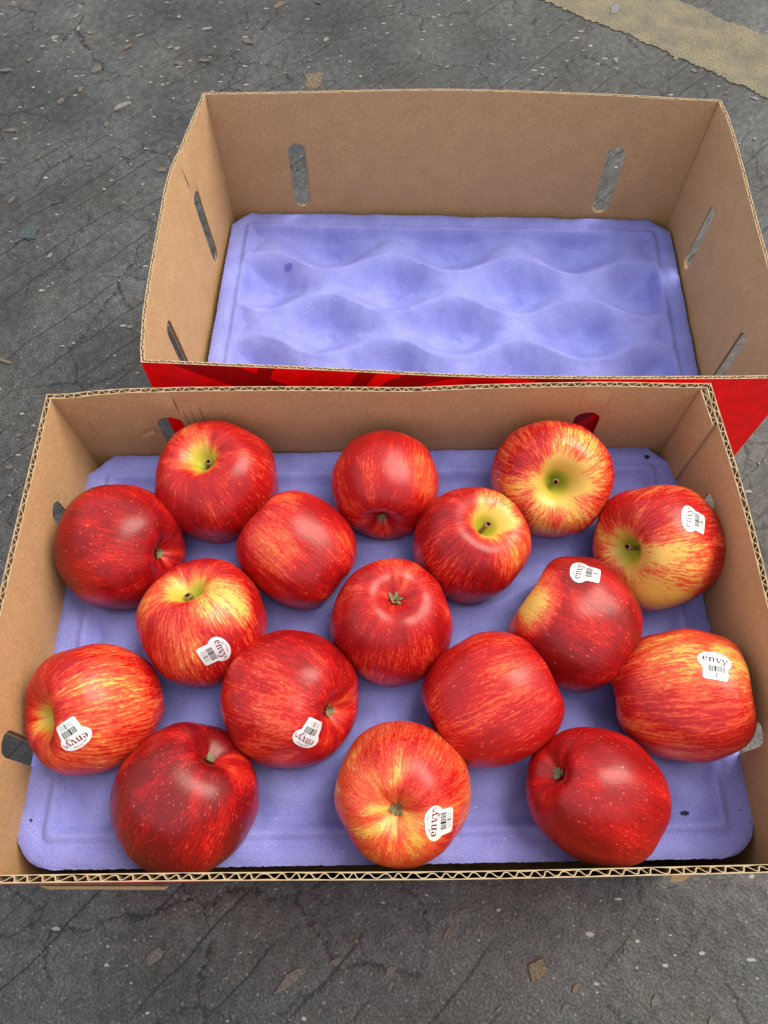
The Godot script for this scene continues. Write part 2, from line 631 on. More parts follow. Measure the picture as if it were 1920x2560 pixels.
func build_chips(g: Node3D) -> void:
	var tones := [Color(0.25, 0.235, 0.21), Color(0.40, 0.39, 0.37), Color(0.30, 0.235, 0.16), Color(0.13, 0.165, 0.175)]
	var meshes := []
	for t in 4:
		var m := mat(tones[t], 0.9, 0.3)
		var im := grey(noise(FastNoiseLite.TYPE_SIMPLEX, 0.06, 4, 60 + t), 128, 128)
		im.adjust_bcs(1.65, 0.18, 1.0)
		m.albedo_texture = ImageTexture.create_from_image(im)
		m.albedo_color = (tones[t] * 1.6).linear_to_srgb()
		var list := []
		for k in 5:
			list.append(chip_mesh(100 + t * 10 + k, m))
		meshes.append(list)
	var spots := [
		[-0.458, -1.183, 0.0340, 0], [-0.502, -1.110, 0.0257, 0], [-0.402, -1.091, 0.0401, 1], [-0.324, -1.198, 0.0228, 0], [-0.285, -1.207, 0.0305, 0], [-0.474, -1.136, 0.0186, 2], [-0.216, -1.256, 0.0233, 0], [-0.543, -1.274, 0.0235, 1], [-0.480, -1.285, 0.0157, 0], [-0.416, -1.245, 0.0193, 2], [-0.103, -1.154, 0.0559, 2], [-0.168, -1.367, 0.0282, 2], [-0.103, -1.369, 0.0202, 3], [-0.491, -0.815, 0.0422, 3], [-0.320, -0.942, 0.0206, 0], [-0.432, -0.958, 0.0121, 0], [-0.510, -0.974, 0.0157, 0], [-0.344, -1.243, 0.0116, 1], [-0.332, -1.239, 0.0212, 1], [-0.572, -1.217, 0.0153, 0], [-0.608, -1.190, 0.0266, 0], [-0.401, -1.280, 0.0157, 1], [-0.290, -1.297, 0.0197, 1], [-0.366, -1.374, 0.0122, 1], [-0.085, -1.262, 0.0155, 1], [-0.385, -1.191, 0.0095, 1], [-0.565, -1.039, 0.0215, 0], [-0.393, -0.926, 0.0102, 0], [-0.466, -0.879, 0.0134, 3], [-0.633, -1.374, 0.0244, 0], [-0.516, -1.333, 0.0200, 1], [-0.425, -1.334, 0.0120, 1], [-0.242, -1.237, 0.0077, 1], [0.005, -1.131, 0.0074, 1], [-0.506, -1.299, 0.0178, 1], [-0.086, 0.073, 0.0334, 0], [0.124, 0.068, 0.0275, 2], [-0.000, 0.067, 0.0118, 0], [0.000, 0.078, 0.0125, 0], [-0.202, 0.054, 0.0199, 0], [0.049, 0.040, 0.0100, 2], [0.221, 0.091, 0.0108, 0], [0.156, 0.081, 0.0093, 2], [-0.047, 0.060, 0.0111, 0], [0.089, 0.096, 0.0100, 0], [-0.021, 0.008, 0.0074, 0], [0.145, 0.095, 0.0108, 0], [-0.181, 0.009, 0.0082, 0], [-0.029, 0.045, 0.0072, 2], [0.201, 0.056, 0.0063, 0], [0.168, 0.019, 0.0065, 0], [-0.198, 0.026, 0.0057, 2], [-0.060, 0.095, 0.0062, 0], [-0.498, -0.811, 0.0389, 3], [-0.475, -0.592, 0.0176, 2], [-0.530, -0.885, 0.0168, 0], [-0.434, -0.480, 0.0111, 0], [-0.435, -0.436, 0.0119, 0], [-0.419, -1.047, 0.0215, 0], [0.411, -1.333, 0.0396, 1], [0.488, -1.195, 0.0151, 1], [0.511, -1.163, 0.0149, 1], [0.567, -0.992, 0.0104, 1], [0.389, -1.191, 0.0188, 1], [0.486, -0.634, 0.0089, 0], [0.435, -0.427, 0.0075, 1],
	]
	for s in spots:
		chip(g, meshes, s[0], s[1], s[2], s[3])
	for k in 150:
		var x := rng.randf_range(-0.85, 0.8)
		var z := rng.randf_range(-1.5, 0.25)
		if under_box(x, z):
			continue
		chip(g, meshes, x, z, rng.randf_range(0.005, 0.013), [0, 1, 1, 2][rng.randi_range(0, 3)])
	# grit too small to tell apart
	var mm := MultiMesh.new()
	mm.transform_format = MultiMesh.TRANSFORM_3D
	mm.mesh = chip_mesh(151, mat(Color(0.27, 0.262, 0.245), 0.9, 0.3))
	mm.instance_count = 3800
	for k in mm.instance_count:
		var x := rng.randf_range(-0.95, 0.95)
		var z := rng.randf_range(-1.7, 0.33)
		var s := 0.0014 + 0.0050 * pow(rng.randf(), 2.6)
		if under_box(x, z):
			s *= 0.5
		var b := Basis(Vector3.UP, rng.randf() * TAU).scaled(Vector3(s * rng.randf_range(0.8, 2.2), s * 0.8, s * 0.8))
		mm.set_instance_transform(k, Transform3D(b, Vector3(x, ground_y(x, z) + 0.0002, z)))
	var o := MultiMeshInstance3D.new()
	o.multimesh = mm
	put(o, "grit", g)
	o.set_meta("kind", "stuff")


func under_box(x: float, z: float) -> bool:
	return (absf(x + 0.002) < 0.26 and absf(z + 0.167) < 0.175) or (absf(x - 0.072) < 0.25 and absf(z + 0.512) < 0.17)


func chip(g: Node3D, meshes: Array, x: float, z: float, size: float, tone: int) -> void:
	var list: Array = meshes[tone]
	var o := inst(list[rng.randi_range(0, list.size() - 1)], "stone_chip", g)
	var long := rng.randf_range(0.9, 1.35)
	var thin := rng.randf_range(0.35, 0.75)
	var turn := rng.randf_range(0.2, 1.3) if rng.randf() < 0.75 else rng.randf() * TAU
	o.transform = Transform3D(Basis(Vector3.UP, turn) * Basis.from_scale(Vector3(size * long, clampf(size, 0.008, 0.03) * 0.5, size * thin)), Vector3(x, ground_y(x, z) + 0.0010 + minf(size, 0.04) * 0.02, z))


# ---------------------------------------------------------------- corrugated board
# A wall follows a bowed line from c0 to c1 (seen from inside, left to right); depth runs inward from the outer face.
class Wall:
	var c0: Vector2
	var c1: Vector2
	var length: float
	var along: Vector2
	var inward: Vector2
	var height: float
	var base := 0.0
	var bow: Array = []       # [fraction, outward metres] at the rim
	var dents: Array = []     # [fraction, height, reach, inward metres]
	var slots: Array = []     # [centre along, half width, low, high]
	var mitre := true
	var board := 0.0042
	var pitch := 0.0082

	func setup(a: Vector2, b: Vector2, centre: Vector2) -> void:
		c0 = a
		c1 = b
		length = a.distance_to(b)
		along = (b - a) / length
		inward = Vector2(-along.y, along.x)
		if inward.dot(centre - (a + b) * 0.5) < 0:
			inward = -inward

	func bow_at(fr: float) -> float:
		if bow.is_empty():
			return 0.0
		for i in bow.size() - 1:
			if fr <= bow[i + 1][0]:
				var t := clampf((fr - bow[i][0]) / (bow[i + 1][0] - bow[i][0]), 0, 1)
				var p0: float = bow[maxi(i - 1, 0)][1]
				var p3: float = bow[mini(i + 2, bow.size() - 1)][1]
				return cubic_interpolate(bow[i][1], bow[i + 1][1], p0, p3, t)
		return bow[-1][1]

	func at(s: float, y: float, d: float) -> Vector3:
		var fr := s / length
		var ss := d + fr * (length - 2.0 * d) if mitre else s
		var k := pow(clampf(y / height, 0, 1), 1.4)
		var q := c0 + along * ss + inward * (d - bow_at(fr) * k)
		for e in dents:
			var w := exp(-(pow((fr - e[0]) * length / e[2], 2.0) + pow((y - e[1]) / e[2], 2.0)))
			q += inward * (e[3] * w)
		return Vector3(q.x, base + y, q.y)

	# the open stretches of a column at s, within the slot number hit
	func cut(s: float, k: int) -> Vector2:
		var sl: Array = slots[k]
		var u := clampf((s - sl[0]) / sl[1], -1, 1)
		var r: float = sl[1] * sqrt(maxf(0.0, 1.0 - u * u))
		var fuzz := 0.0004 * sin(s * 5100.0 + k * 3.0) + 0.0003 * sin(s * 9700.0)
		return Vector2(sl[2] + sl[1] - r + fuzz, sl[3] - sl[1] + r + fuzz)

	func which(s: float) -> int:
		for k in slots.size():
			if absf(s - slots[k][0]) < slots[k][1] - 1e-6:
				return k
		return -1


func columns(w: Wall, step: float) -> PackedFloat32Array:
	var s := PackedFloat32Array()
	var n := int(ceil(w.length / step))
	for i in n + 1:
		s.append(w.length * i / n)
	for sl in w.slots:
		for i in 15:
			var u := -cos(PI * i / 14.0)
			s.append(sl[0] + sl[1] * u)
	s.sort()
	var t := PackedFloat32Array()
	for v in s:
		if t.is_empty() or v - t[-1] > 2e-5:
			t.append(v)
	return t


func face(st: SurfaceTool, w: Wall, cols: PackedFloat32Array, d: Callable, rows: int, uv_flip := false) -> void:
	for c in cols.size() - 1:
		var s0 := cols[c]
		var s1 := cols[c + 1]
		var k := w.which((s0 + s1) * 0.5)
		var spans := []
		if k < 0:
			spans.append([0.0, w.height, 0.0, w.height])
		else:
			var a := w.cut(s0, k)
			var b := w.cut(s1, k)
			spans.append([0.0, a.x, 0.0, b.x])
			spans.append([a.y, w.height, b.y, w.height])
		var d0: float = d.call(s0)
		var d1: float = d.call(s1)
		for sp in spans:
			for r in rows:
				var f0 := r / float(rows)
				var f1 := (r + 1) / float(rows)
				var ys := [lerpf(sp[0], sp[1], f0), lerpf(sp[2], sp[3], f0), lerpf(sp[2], sp[3], f1), lerpf(sp[0], sp[1], f1)]
				var ss := [s0, s1, s1, s0]
				var dd := [d0, d1, d1, d0]
				for q in [0, 1, 2, 0, 2, 3]:
					st.set_uv(Vector2(ss[q] if not uv_flip else ss[q] / w.length, ys[q] if not uv_flip else 1.0 - ys[q] / w.height))
					st.add_vertex(w.at(ss[q], ys[q], dd[q]))


func rim_strip(st: SurfaceTool, w: Wall, cols: PackedFloat32Array, da: Callable, db: Callable) -> void:
	for c in cols.size() - 1:
		var s := [cols[c], cols[c + 1], cols[c + 1], cols[c]]
		var d := [da.call(s[0]), da.call(s[1]), db.call(s[2]), db.call(s[3])]
		for q in [0, 1, 2, 0, 2, 3]:
			st.set_uv(Vector2(s[q], d[q]))
			st.add_vertex(w.at(s[q], w.height, d[q]))


func slot_edges(st: SurfaceTool, w: Wall) -> void:
	for k in w.slots.size():
		var sl: Array = w.slots[k]
		var loop := PackedVector2Array()
		for i in 15:
			var s: float = sl[0] - sl[1] * cos(PI * i / 14.0)
			loop.append(Vector2(s, w.cut(s, k).x))
		for i in 15:
			var s: float = sl[0] + sl[1] * cos(PI * i / 14.0)
			loop.append(Vector2(s, w.cut(s, k).y))
		for band in [[0.0, 0.0009], [w.board - 0.0009, w.board]]:
			for i in loop.size():
				var a := loop[i]
				var b := loop[(i + 1) % loop.size()]
				var q := [w.at(a.x, a.y, band[0]), w.at(b.x, b.y, band[0]), w.at(b.x, b.y, band[1]), w.at(a.x, a.y, band[1])]
				for j in [0, 1, 2, 0, 2, 3]:
					st.set_uv(Vector2(q[j].x, q[j].y))
					st.add_vertex(q[j])


func build_wall(parent: Node3D, called: String, w: Wall, outer: Material) -> MeshInstance3D:
	var am := ArrayMesh.new()
	var cols := columns(w, 0.006)
	var liner := 0.0006
	for f in [[w.board, kraft, false], [w.board - liner, kraft_dark, false], [liner, kraft_dark, false], [0.0, outer, true]]:
		var st := SurfaceTool.new()
		st.begin(Mesh.PRIMITIVE_TRIANGLES)
		var dep: float = f[0]
		face(st, w, cols, func(_s): return dep, 8, f[2])
		commit(st, f[1], am)
	var st := SurfaceTool.new()
	st.begin(Mesh.PRIMITIVE_TRIANGLES)
	var fray := func(s): return w.board - liner * (1.0 + 0.35 * sin(s * 310.0) + 0.25 * sin(s * 1270.0 + 1.0))
	rim_strip(st, w, cols, func(_s): return w.board, fray)
	rim_strip(st, w, cols, func(_s): return 0.0, func(s): return liner * (1.0 + 0.3 * sin(s * 270.0 + 2.0)))
	slot_edges(st, w)
	if not w.mitre:
		for s in [0.0, w.length]:
			var q := [w.at(s, 0, 0), w.at(s, w.height, 0), w.at(s, w.height, w.board), w.at(s, 0, w.board)]
			for j in [0, 1, 2, 0, 2, 3]:
				st.set_uv(Vector2(q[j].x, q[j].y))
				st.add_vertex(q[j])
	commit(st, cut_edge, am)
	var o := inst(am, called, parent)
	# the fluted sheet between the liners
	var fm := ArrayMesh.new()
	var n := int(w.length / w.pitch)
	var ph := rng.randf() * TAU
	var wave := noise(FastNoiseLite.TYPE_SIMPLEX, 30.0, 2, rng.randi() % 1000)
	var mid := func(s):
		var u: float = s / w.length * n * TAU + ph + wave.get_noise_1d(s) * 1.7
		var v := sin(u)
		return w.board * 0.5 + (1.0 - 0.35 * absf(wave.get_noise_1d(s * 0.6 + 9.0))) * (v * 1.25 - 0.25 * v * v * v) * (w.board * 0.5 - 0.00062)
	var th := 0.00022
	var fc := columns(w, w.pitch * 0.1)
	for sgn in [-1.0, 1.0]:
		var fs := SurfaceTool.new()
		fs.begin(Mesh.PRIMITIVE_TRIANGLES)
		var off: float = sgn * th
		face(fs, w, fc, func(s): return mid.call(s) + off, 2)
		commit(fs, kraft_dark, fm)
	var ft := SurfaceTool.new()
	ft.begin(Mesh.PRIMITIVE_TRIANGLES)
	# the paper's own thickness, seen on the cut rim
	for c in fc.size() - 1:
		var a := Vector2(fc[c], mid.call(fc[c]))
		var b := Vector2(fc[c + 1], mid.call(fc[c + 1]))
		var nn := (b - a).orthogonal().normalized() * 0.00026
		var q := [a - nn, b - nn, b + nn, a + nn]
		for j in [0, 1, 2, 0, 2, 3]:
			ft.set_uv(q[j])
			ft.add_vertex(w.at(clampf(q[j].x, 0, w.length), w.height + 0.0001, q[j].y))
	commit(ft, cut_edge, fm)
	inst(fm, "fluting", o)
	return o


func make_box(called: String, at: Vector3, yaw: float, label: String, spec: Dictionary) -> Node3D:
	var b := Node3D.new()
	put(b, called, self)
	b.position = at
	b.rotation.y = yaw
	tag(b, label, "cardboard box", "open cardboard boxes on the asphalt")
	var hx := BOX_W * 0.5
	var hz := BOX_D * 0.5
	var corners := {"back": [Vector2(-hx, -hz), Vector2(hx, -hz)], "front": [Vector2(-hx, hz), Vector2(hx, hz)], "left": [Vector2(-hx, -hz), Vector2(-hx, hz)], "right": [Vector2(hx, -hz), Vector2(hx, hz)]}
	for side in corners:
		var w := Wall.new()
		w.setup(corners[side][0], corners[side][1], Vector2.ZERO)
		w.height = BOX_H
		w.bow = spec[side].bow
		w.slots = spec[side].slots
		w.dents = spec[side].get("dents", [])
		w.board = spec.board
		w.pitch = spec.pitch
		w.base = 0.003
		build_wall(b, side + "_wall", w, red_print)
	# floor of the box
	var am := ArrayMesh.new()
	for f in [[0.0022, kraft_dark], [0.0064, kraft]]:
		var st := SurfaceTool.new()
		st.begin(Mesh.PRIMITIVE_TRIANGLES)
		var q := [Vector3(-hx + 0.004, f[0], -hz + 0.004), Vector3(hx - 0.004, f[0], -hz + 0.004), Vector3(hx - 0.004, f[0], hz - 0.004), Vector3(-hx + 0.004, f[0], hz - 0.004)]
		for j in [0, 1, 2, 0, 2, 3]:
			st.set_uv(Vector2(q[j].x, q[j].z))
			st.add_vertex(q[j])
		commit(st, f[1], am)
	inst(am, "bottom_panel", b)
	return b


func build_boxes() -> void:
	var lo := 0.165
	var full := make_box("apple_box", Vector3(-0.0021, 0, -0.167), 0.0021, "open cardboard box in front, holding the apples on a blue tray", {
		"board": 0.0042, "pitch": 0.0082,
		"back": {"bow": [[0.0, 0.0], [0.12, 0.004], [0.3, 0.004], [0.5, 0.002], [0.83, 0.003], [0.93, 0.001], [1.0, 0.0]], "slots": [[0.0795, 0.0105, lo, 0.248], [0.419, 0.0105, lo, 0.247]], "dents": [[0.17, 0.262, 0.012, 0.0024], [0.20, 0.255, 0.014, -0.002], [0.845, 0.262, 0.011, 0.0018], [0.03, 0.27, 0.010, 0.0025], [0.55, 0.275, 0.03, 0.0012]]},
		"front": {"bow": [[0.0, 0.0], [0.3, 0.0005], [0.6, 0.002], [1.0, 0.001]], "slots": []},
		"left": {"bow": [[0.0, 0.0], [0.3, 0.0], [0.6, 0.0], [1.0, 0.0]], "slots": [[0.0745, 0.0085, lo, 0.243], [0.249, 0.009, lo, 0.244]]},
		"right": {"bow": [[0.0, 0.0], [0.3, 0.003], [0.6, 0.0015], [1.0, 0.0]], "slots": [[0.078, 0.0085, lo, 0.244], [0.249, 0.009, lo, 0.237]]},
	})
	# the maker's joint: a flap of the back wall glued to the inside of the right wall
	var fl := Wall.new()
	fl.setup(Vector2(0.25 - BOARD - 0.0004, -0.1640 + BOARD + 0.0004), Vector2(0.25 - BOARD - 0.0004 + 0.0022, -0.128), Vector2.ZERO)
	fl.height = BOX_H - 0.001
	fl.base = 0.003
	fl.mitre = false
	build_wall(full, "glued_flap", fl, kraft)
	# torn shreds of liner by the left hand slot and on the front rim
	shred(full, [Vector3(-0.1815, 0.2405, -0.1588), Vector3(-0.1905, 0.2385, -0.1545), Vector3(-0.1893, 0.2355, -0.1548), Vector3(-0.1805, 0.2355, -0.1590)])
	shred(full, [Vector3(-0.192, 0.2785, 0.1655), Vector3(-0.120, 0.2785, 0.1668), Vector3(-0.125, 0.268, 0.1685), Vector3(-0.190, 0.270, 0.1672)])
	shred(full, [Vector3(0.158, 0.2785, 0.1652), Vector3(0.170, 0.2785, 0.1652), Vector3(0.166, 0.268, 0.1690), Vector3(0.160, 0.267, 0.1690)])
	make_box("apple_box", Vector3(0.0717, 0, -0.5119), -0.04648, "empty cardboard box behind, printed red outside, with a bare blue tray", {
		"board": 0.0028, "pitch": 0.0066,
		"back": {"bow": [[0.0, 0.0], [0.2, 0.0045], [0.35, 0.009], [0.5, 0.0115], [0.78, 0.0075], [1.0, 0.001]], "slots": [[0.083, 0.0095, 0.149, 0.227], [0.4185, 0.0095, 0.147, 0.227]]},
		"front": {"bow": [[0.0, 0.0], [0.15, 0.002], [0.3, 0.004], [0.5, 0.007], [0.7, 0.006], [0.9, 0.003], [1.0, 0.001]], "slots": []},
		"left": {"bow": [[0.0, 0.0], [0.1, 0.004], [0.25, 0.010], [0.39, 0.0145], [0.52, 0.013], [0.7, 0.0105], [0.85, 0.0075], [0.96, 0.003], [1.0, 0.0]], "dents": [[0.27, 0.26, 0.018, 0.0022], [0.31, 0.27, 0.016, -0.0018], [0.6, 0.20, 0.03, 0.0015]], "slots": [[0.086, 0.0085, 0.150, 0.236], [0.253, 0.0085, 0.150, 0.236]]},
		"right": {"bow": [[0.0, 0.0], [0.07, 0.003], [0.2, 0.004], [0.5, 0.003], [0.8, 0.003], [1.0, 0.0]], "slots": [[0.083, 0.0085, 0.150, 0.226], [0.2445, 0.0085, 0.150, 0.227]]},
	})


func shred(parent: Node3D, q: Array) -> void:
	var am := ArrayMesh.new()
	var st := SurfaceTool.new()
	st.begin(Mesh.PRIMITIVE_TRIANGLES)
	var n: Vector3 = (q[1] - q[0]).cross(q[2] - q[0]).normalized() * 0.0004
	for side in [-1.0, 1.0]:
		for j in [0, 1, 2, 0, 2, 3]:
			st.set_uv(Vector2(q[j].x, q[j].y))
			st.add_vertex(q[j] + n * side)
	commit(st, kraft, am)
	inst(am, "torn_liner", parent)


# ---------------------------------------------------------------- moulded pulp trays
func tray_half(z: float, x: float, zb: float, zf: float, hw: float, back_cut: float, front_round: float) -> float:
	var h := hw
	if z < zb + back_cut:
		h = hw - (zb + back_cut - z) * 1.05
	var r := zf - z
	if r < front_round:
		var t := 1.0 - r / front_round
		h = hw - front_round * (1.0 - sqrt(maxf(0.0, 1.0 - t * t)))
	return h


# Height under the rim: winding ridges part the staggered rows of pockets.
func pocket_y(x: float, z: float, rows: Array, phase: float) -> float:
	var depth := 0.0
	var pitch := 0.134
	var i := -1
	for k in rows.size():
		if z > rows[k]:
			i = k
	# distance to the ridge above and below
	var best := 1.0
	for k in [i - 1, i, i + 1]:
		if k < 0 or k >= rows.size() - 1:
			continue
		var zm: float = (rows[k] + rows[k + 1]) * 0.5
		var sgn := 1.0 if k % 2 == 0 else -1.0
		var a := TAU * (x - phase) / pitch
		var zr := zm + sgn * 0.0125 * cos(a)
		var slope := sgn * 0.0125 * TAU / pitch * sin(a)
		best = minf(best, absf(z - zr) / sqrt(1.0 + slope * slope))
	var first: float = rows[0] - 0.036
	var last: float = rows[-1] + 0.036
	best = minf(best, minf(z - first, last - z) * 0.75)
	best = minf(best, (0.234 - absf(x)) * 0.75)
	var t := clampf(best / 0.031, 0, 1)
	depth = 0.0165 * lerpf(1.0 - (1.0 - t) * (1.0 - t), smoothstep(0.0, 1.0, t), 0.45)
	# mounds stand between neighbours of a row
	for k in rows.size():
		var dz: float = z - rows[k]
		var ax := absf(fposmod(x - phase + (0.0 if k % 2 == 0 else pitch * 0.5) + pitch * 0.5, pitch) - pitch * 0.5)
		var gx := (ax - pitch * 0.5) / 0.022
		depth *= 1.0 - 0.78 * exp(-gx * gx - (dz / 0.020) * (dz / 0.020))
	# a round cup for each fruit, its wall steepest half way up
	for k in rows.size():
		var dz: float = z - rows[k]
		if absf(dz) > 0.05:
			continue
		var dx := fposmod(x - phase + (0.0 if k % 2 == 0 else pitch * 0.5) + pitch * 0.5, pitch) - pitch * 0.5
		var cx := x - dx
		if absf(cx) > 0.216:
			continue
		var rr := sqrt(dx * dx / (0.047 * 0.047) + dz * dz / (0.038 * 0.038))
		depth += 0.0105 * (1.0 - smoothstep(0.0, 1.0, rr))
		depth += 0.0010 * (1.0 - smoothstep(0.16, 0.24, rr))
	return -depth


func build_tray(called: String, box_at: Vector3, yaw: float, y: float, hw: float, zb: float, zf: float, rows: Array, phase: float, fruit: Array, label: String, flip: bool) -> void:
	var nx := 261
	var nz := 175
	var p := PackedVector3Array()
	p.resize(nx * nz)
	var uv := PackedVector2Array()
	uv.resize(nx * nz)
	var lump := noise(FastNoiseLite.TYPE_SIMPLEX, 9.0, 3, 77 if flip else 78)
	var tear := noise(FastNoiseLite.TYPE_SIMPLEX, 90.0, 3, 79)
	var inv := Transform3D(Basis(Vector3.UP, yaw), box_at).affine_inverse()
	var loc := []
	for f in fruit:
		var c: Vector3 = inv * (f.at as Vector3)
		loc.append([c.x, c.z, c.y - y, f.r * 0.97])
	for j in nz:
		var fz := j / float(nz - 1)
		var z0 := lerpf(zb, zf, fz)
		var h := tray_half(z0, 0, zb, zf, hw, 0.019, 0.027)
		for i in nx:
			var fx := i / float(nx - 1) * 2.0 - 1.0
			var x := fx * h
			var z := z0
			if i == 0 or i == nx - 1:
				x += tear.get_noise_2d(z * 3.0, i) * 0.0005
			if j == 0 or j == nz - 1:
				z += tear.get_noise_2d(x * 3.0, j + 500.0) * 0.0005
			# flat flange, a shallow groove inside it, then the pockets
			var edge := minf(minf(h - absf(x), (z0 - zb)), zf - z0)
			var corner := 1.0
			var v := 0.0
			v -= 0.0022 * exp(-pow((edge - 0.0150) / 0.0030, 2.0))
			v += 0.0012 * exp(-pow((edge - 0.0215) / 0.0035, 2.0))
			var open := smoothstep(0.017, 0.030, edge)
			v += pocket_y(x, z0, rows, phase) * open
			for f in loc:
				var d2: float = (x - f[0]) * (x - f[0]) + (z - f[1]) * (z - f[1])
				if d2 < f[3] * f[3]:
					v = minf(v, maxf(f[2] - sqrt(f[3] * f[3] - d2), -0.021))
			v += lump.get_noise_2d(x * 2.0, z * 2.0) * 0.0014
			v -= 0.0012 * smoothstep(0.004, 0.0, edge)
			p[j * nx + i] = Vector3(x, y + v, z)
			uv[j * nx + i] = Vector2(x * 1.9 + 0.5, z * 1.9 + 0.5) if not flip else Vector2(0.5 - x * 1.9, 0.5 - z * 1.9)
	var stuff := pulp_bare if flip else pulp
	var am := mesh_of(sheet(p, uv, nx, nz, false, -1.0), stuff)
	# the underside and the torn edge of the pulp
	var q := PackedVector3Array()
	q.resize(nx * nz)
	for k in nx * nz:
		q[k] = p[k] - Vector3(0, 0.0024, 0)
	mesh_of(sheet(q, uv, nx, nz, false, 1.0), stuff, am)
	var st := SurfaceTool.new()
	st.begin(Mesh.PRIMITIVE_TRIANGLES)
	var ring := PackedInt32Array()
	for i in nx: ring.append(i)
	for j in range(1, nz): ring.append(j * nx + nx - 1)
	for i in range(nx - 2, -1, -1): ring.append((nz - 1) * nx + i)
	for j in range(nz - 2, 0, -1): ring.append(j * nx)
	for k in ring.size():
		var a := ring[k]
		var b := ring[(k + 1) % ring.size()]
		for v: Vector3 in [p[a], p[b], q[b], p[a], q[b], q[a]]:
			st.set_uv(Vector2(v.x * 1.9, v.z * 1.9))
			st.add_vertex(v)
	commit(st, stuff, am)
	var o := inst(am, called, self)
	o.position = box_at
	o.rotation.y = yaw
	tag(o, label, "fruit tray", "blue moulded pulp fruit trays")


func build_trays() -> void:
	build_tray("fruit_tray", Vector3(-0.0021, 0, -0.167), 0.0021, 0.2004, 0.2465, -0.1605, 0.1565, [-0.117, -0.059, -0.001, 0.056, 0.115], 0.003, apples(), "periwinkle blue pulp tray under the seventeen apples in the front box", false)
	build_tray("fruit_tray", Vector3(0.0717, 0, -0.5119), -0.04648, 0.1456, 0.2450, -0.1600, 0.1590, [-0.115, -0.057, 0.001, 0.059, 0.117], 0.003, [], "bare periwinkle blue pulp tray with winding ridges, in the empty box behind", true)


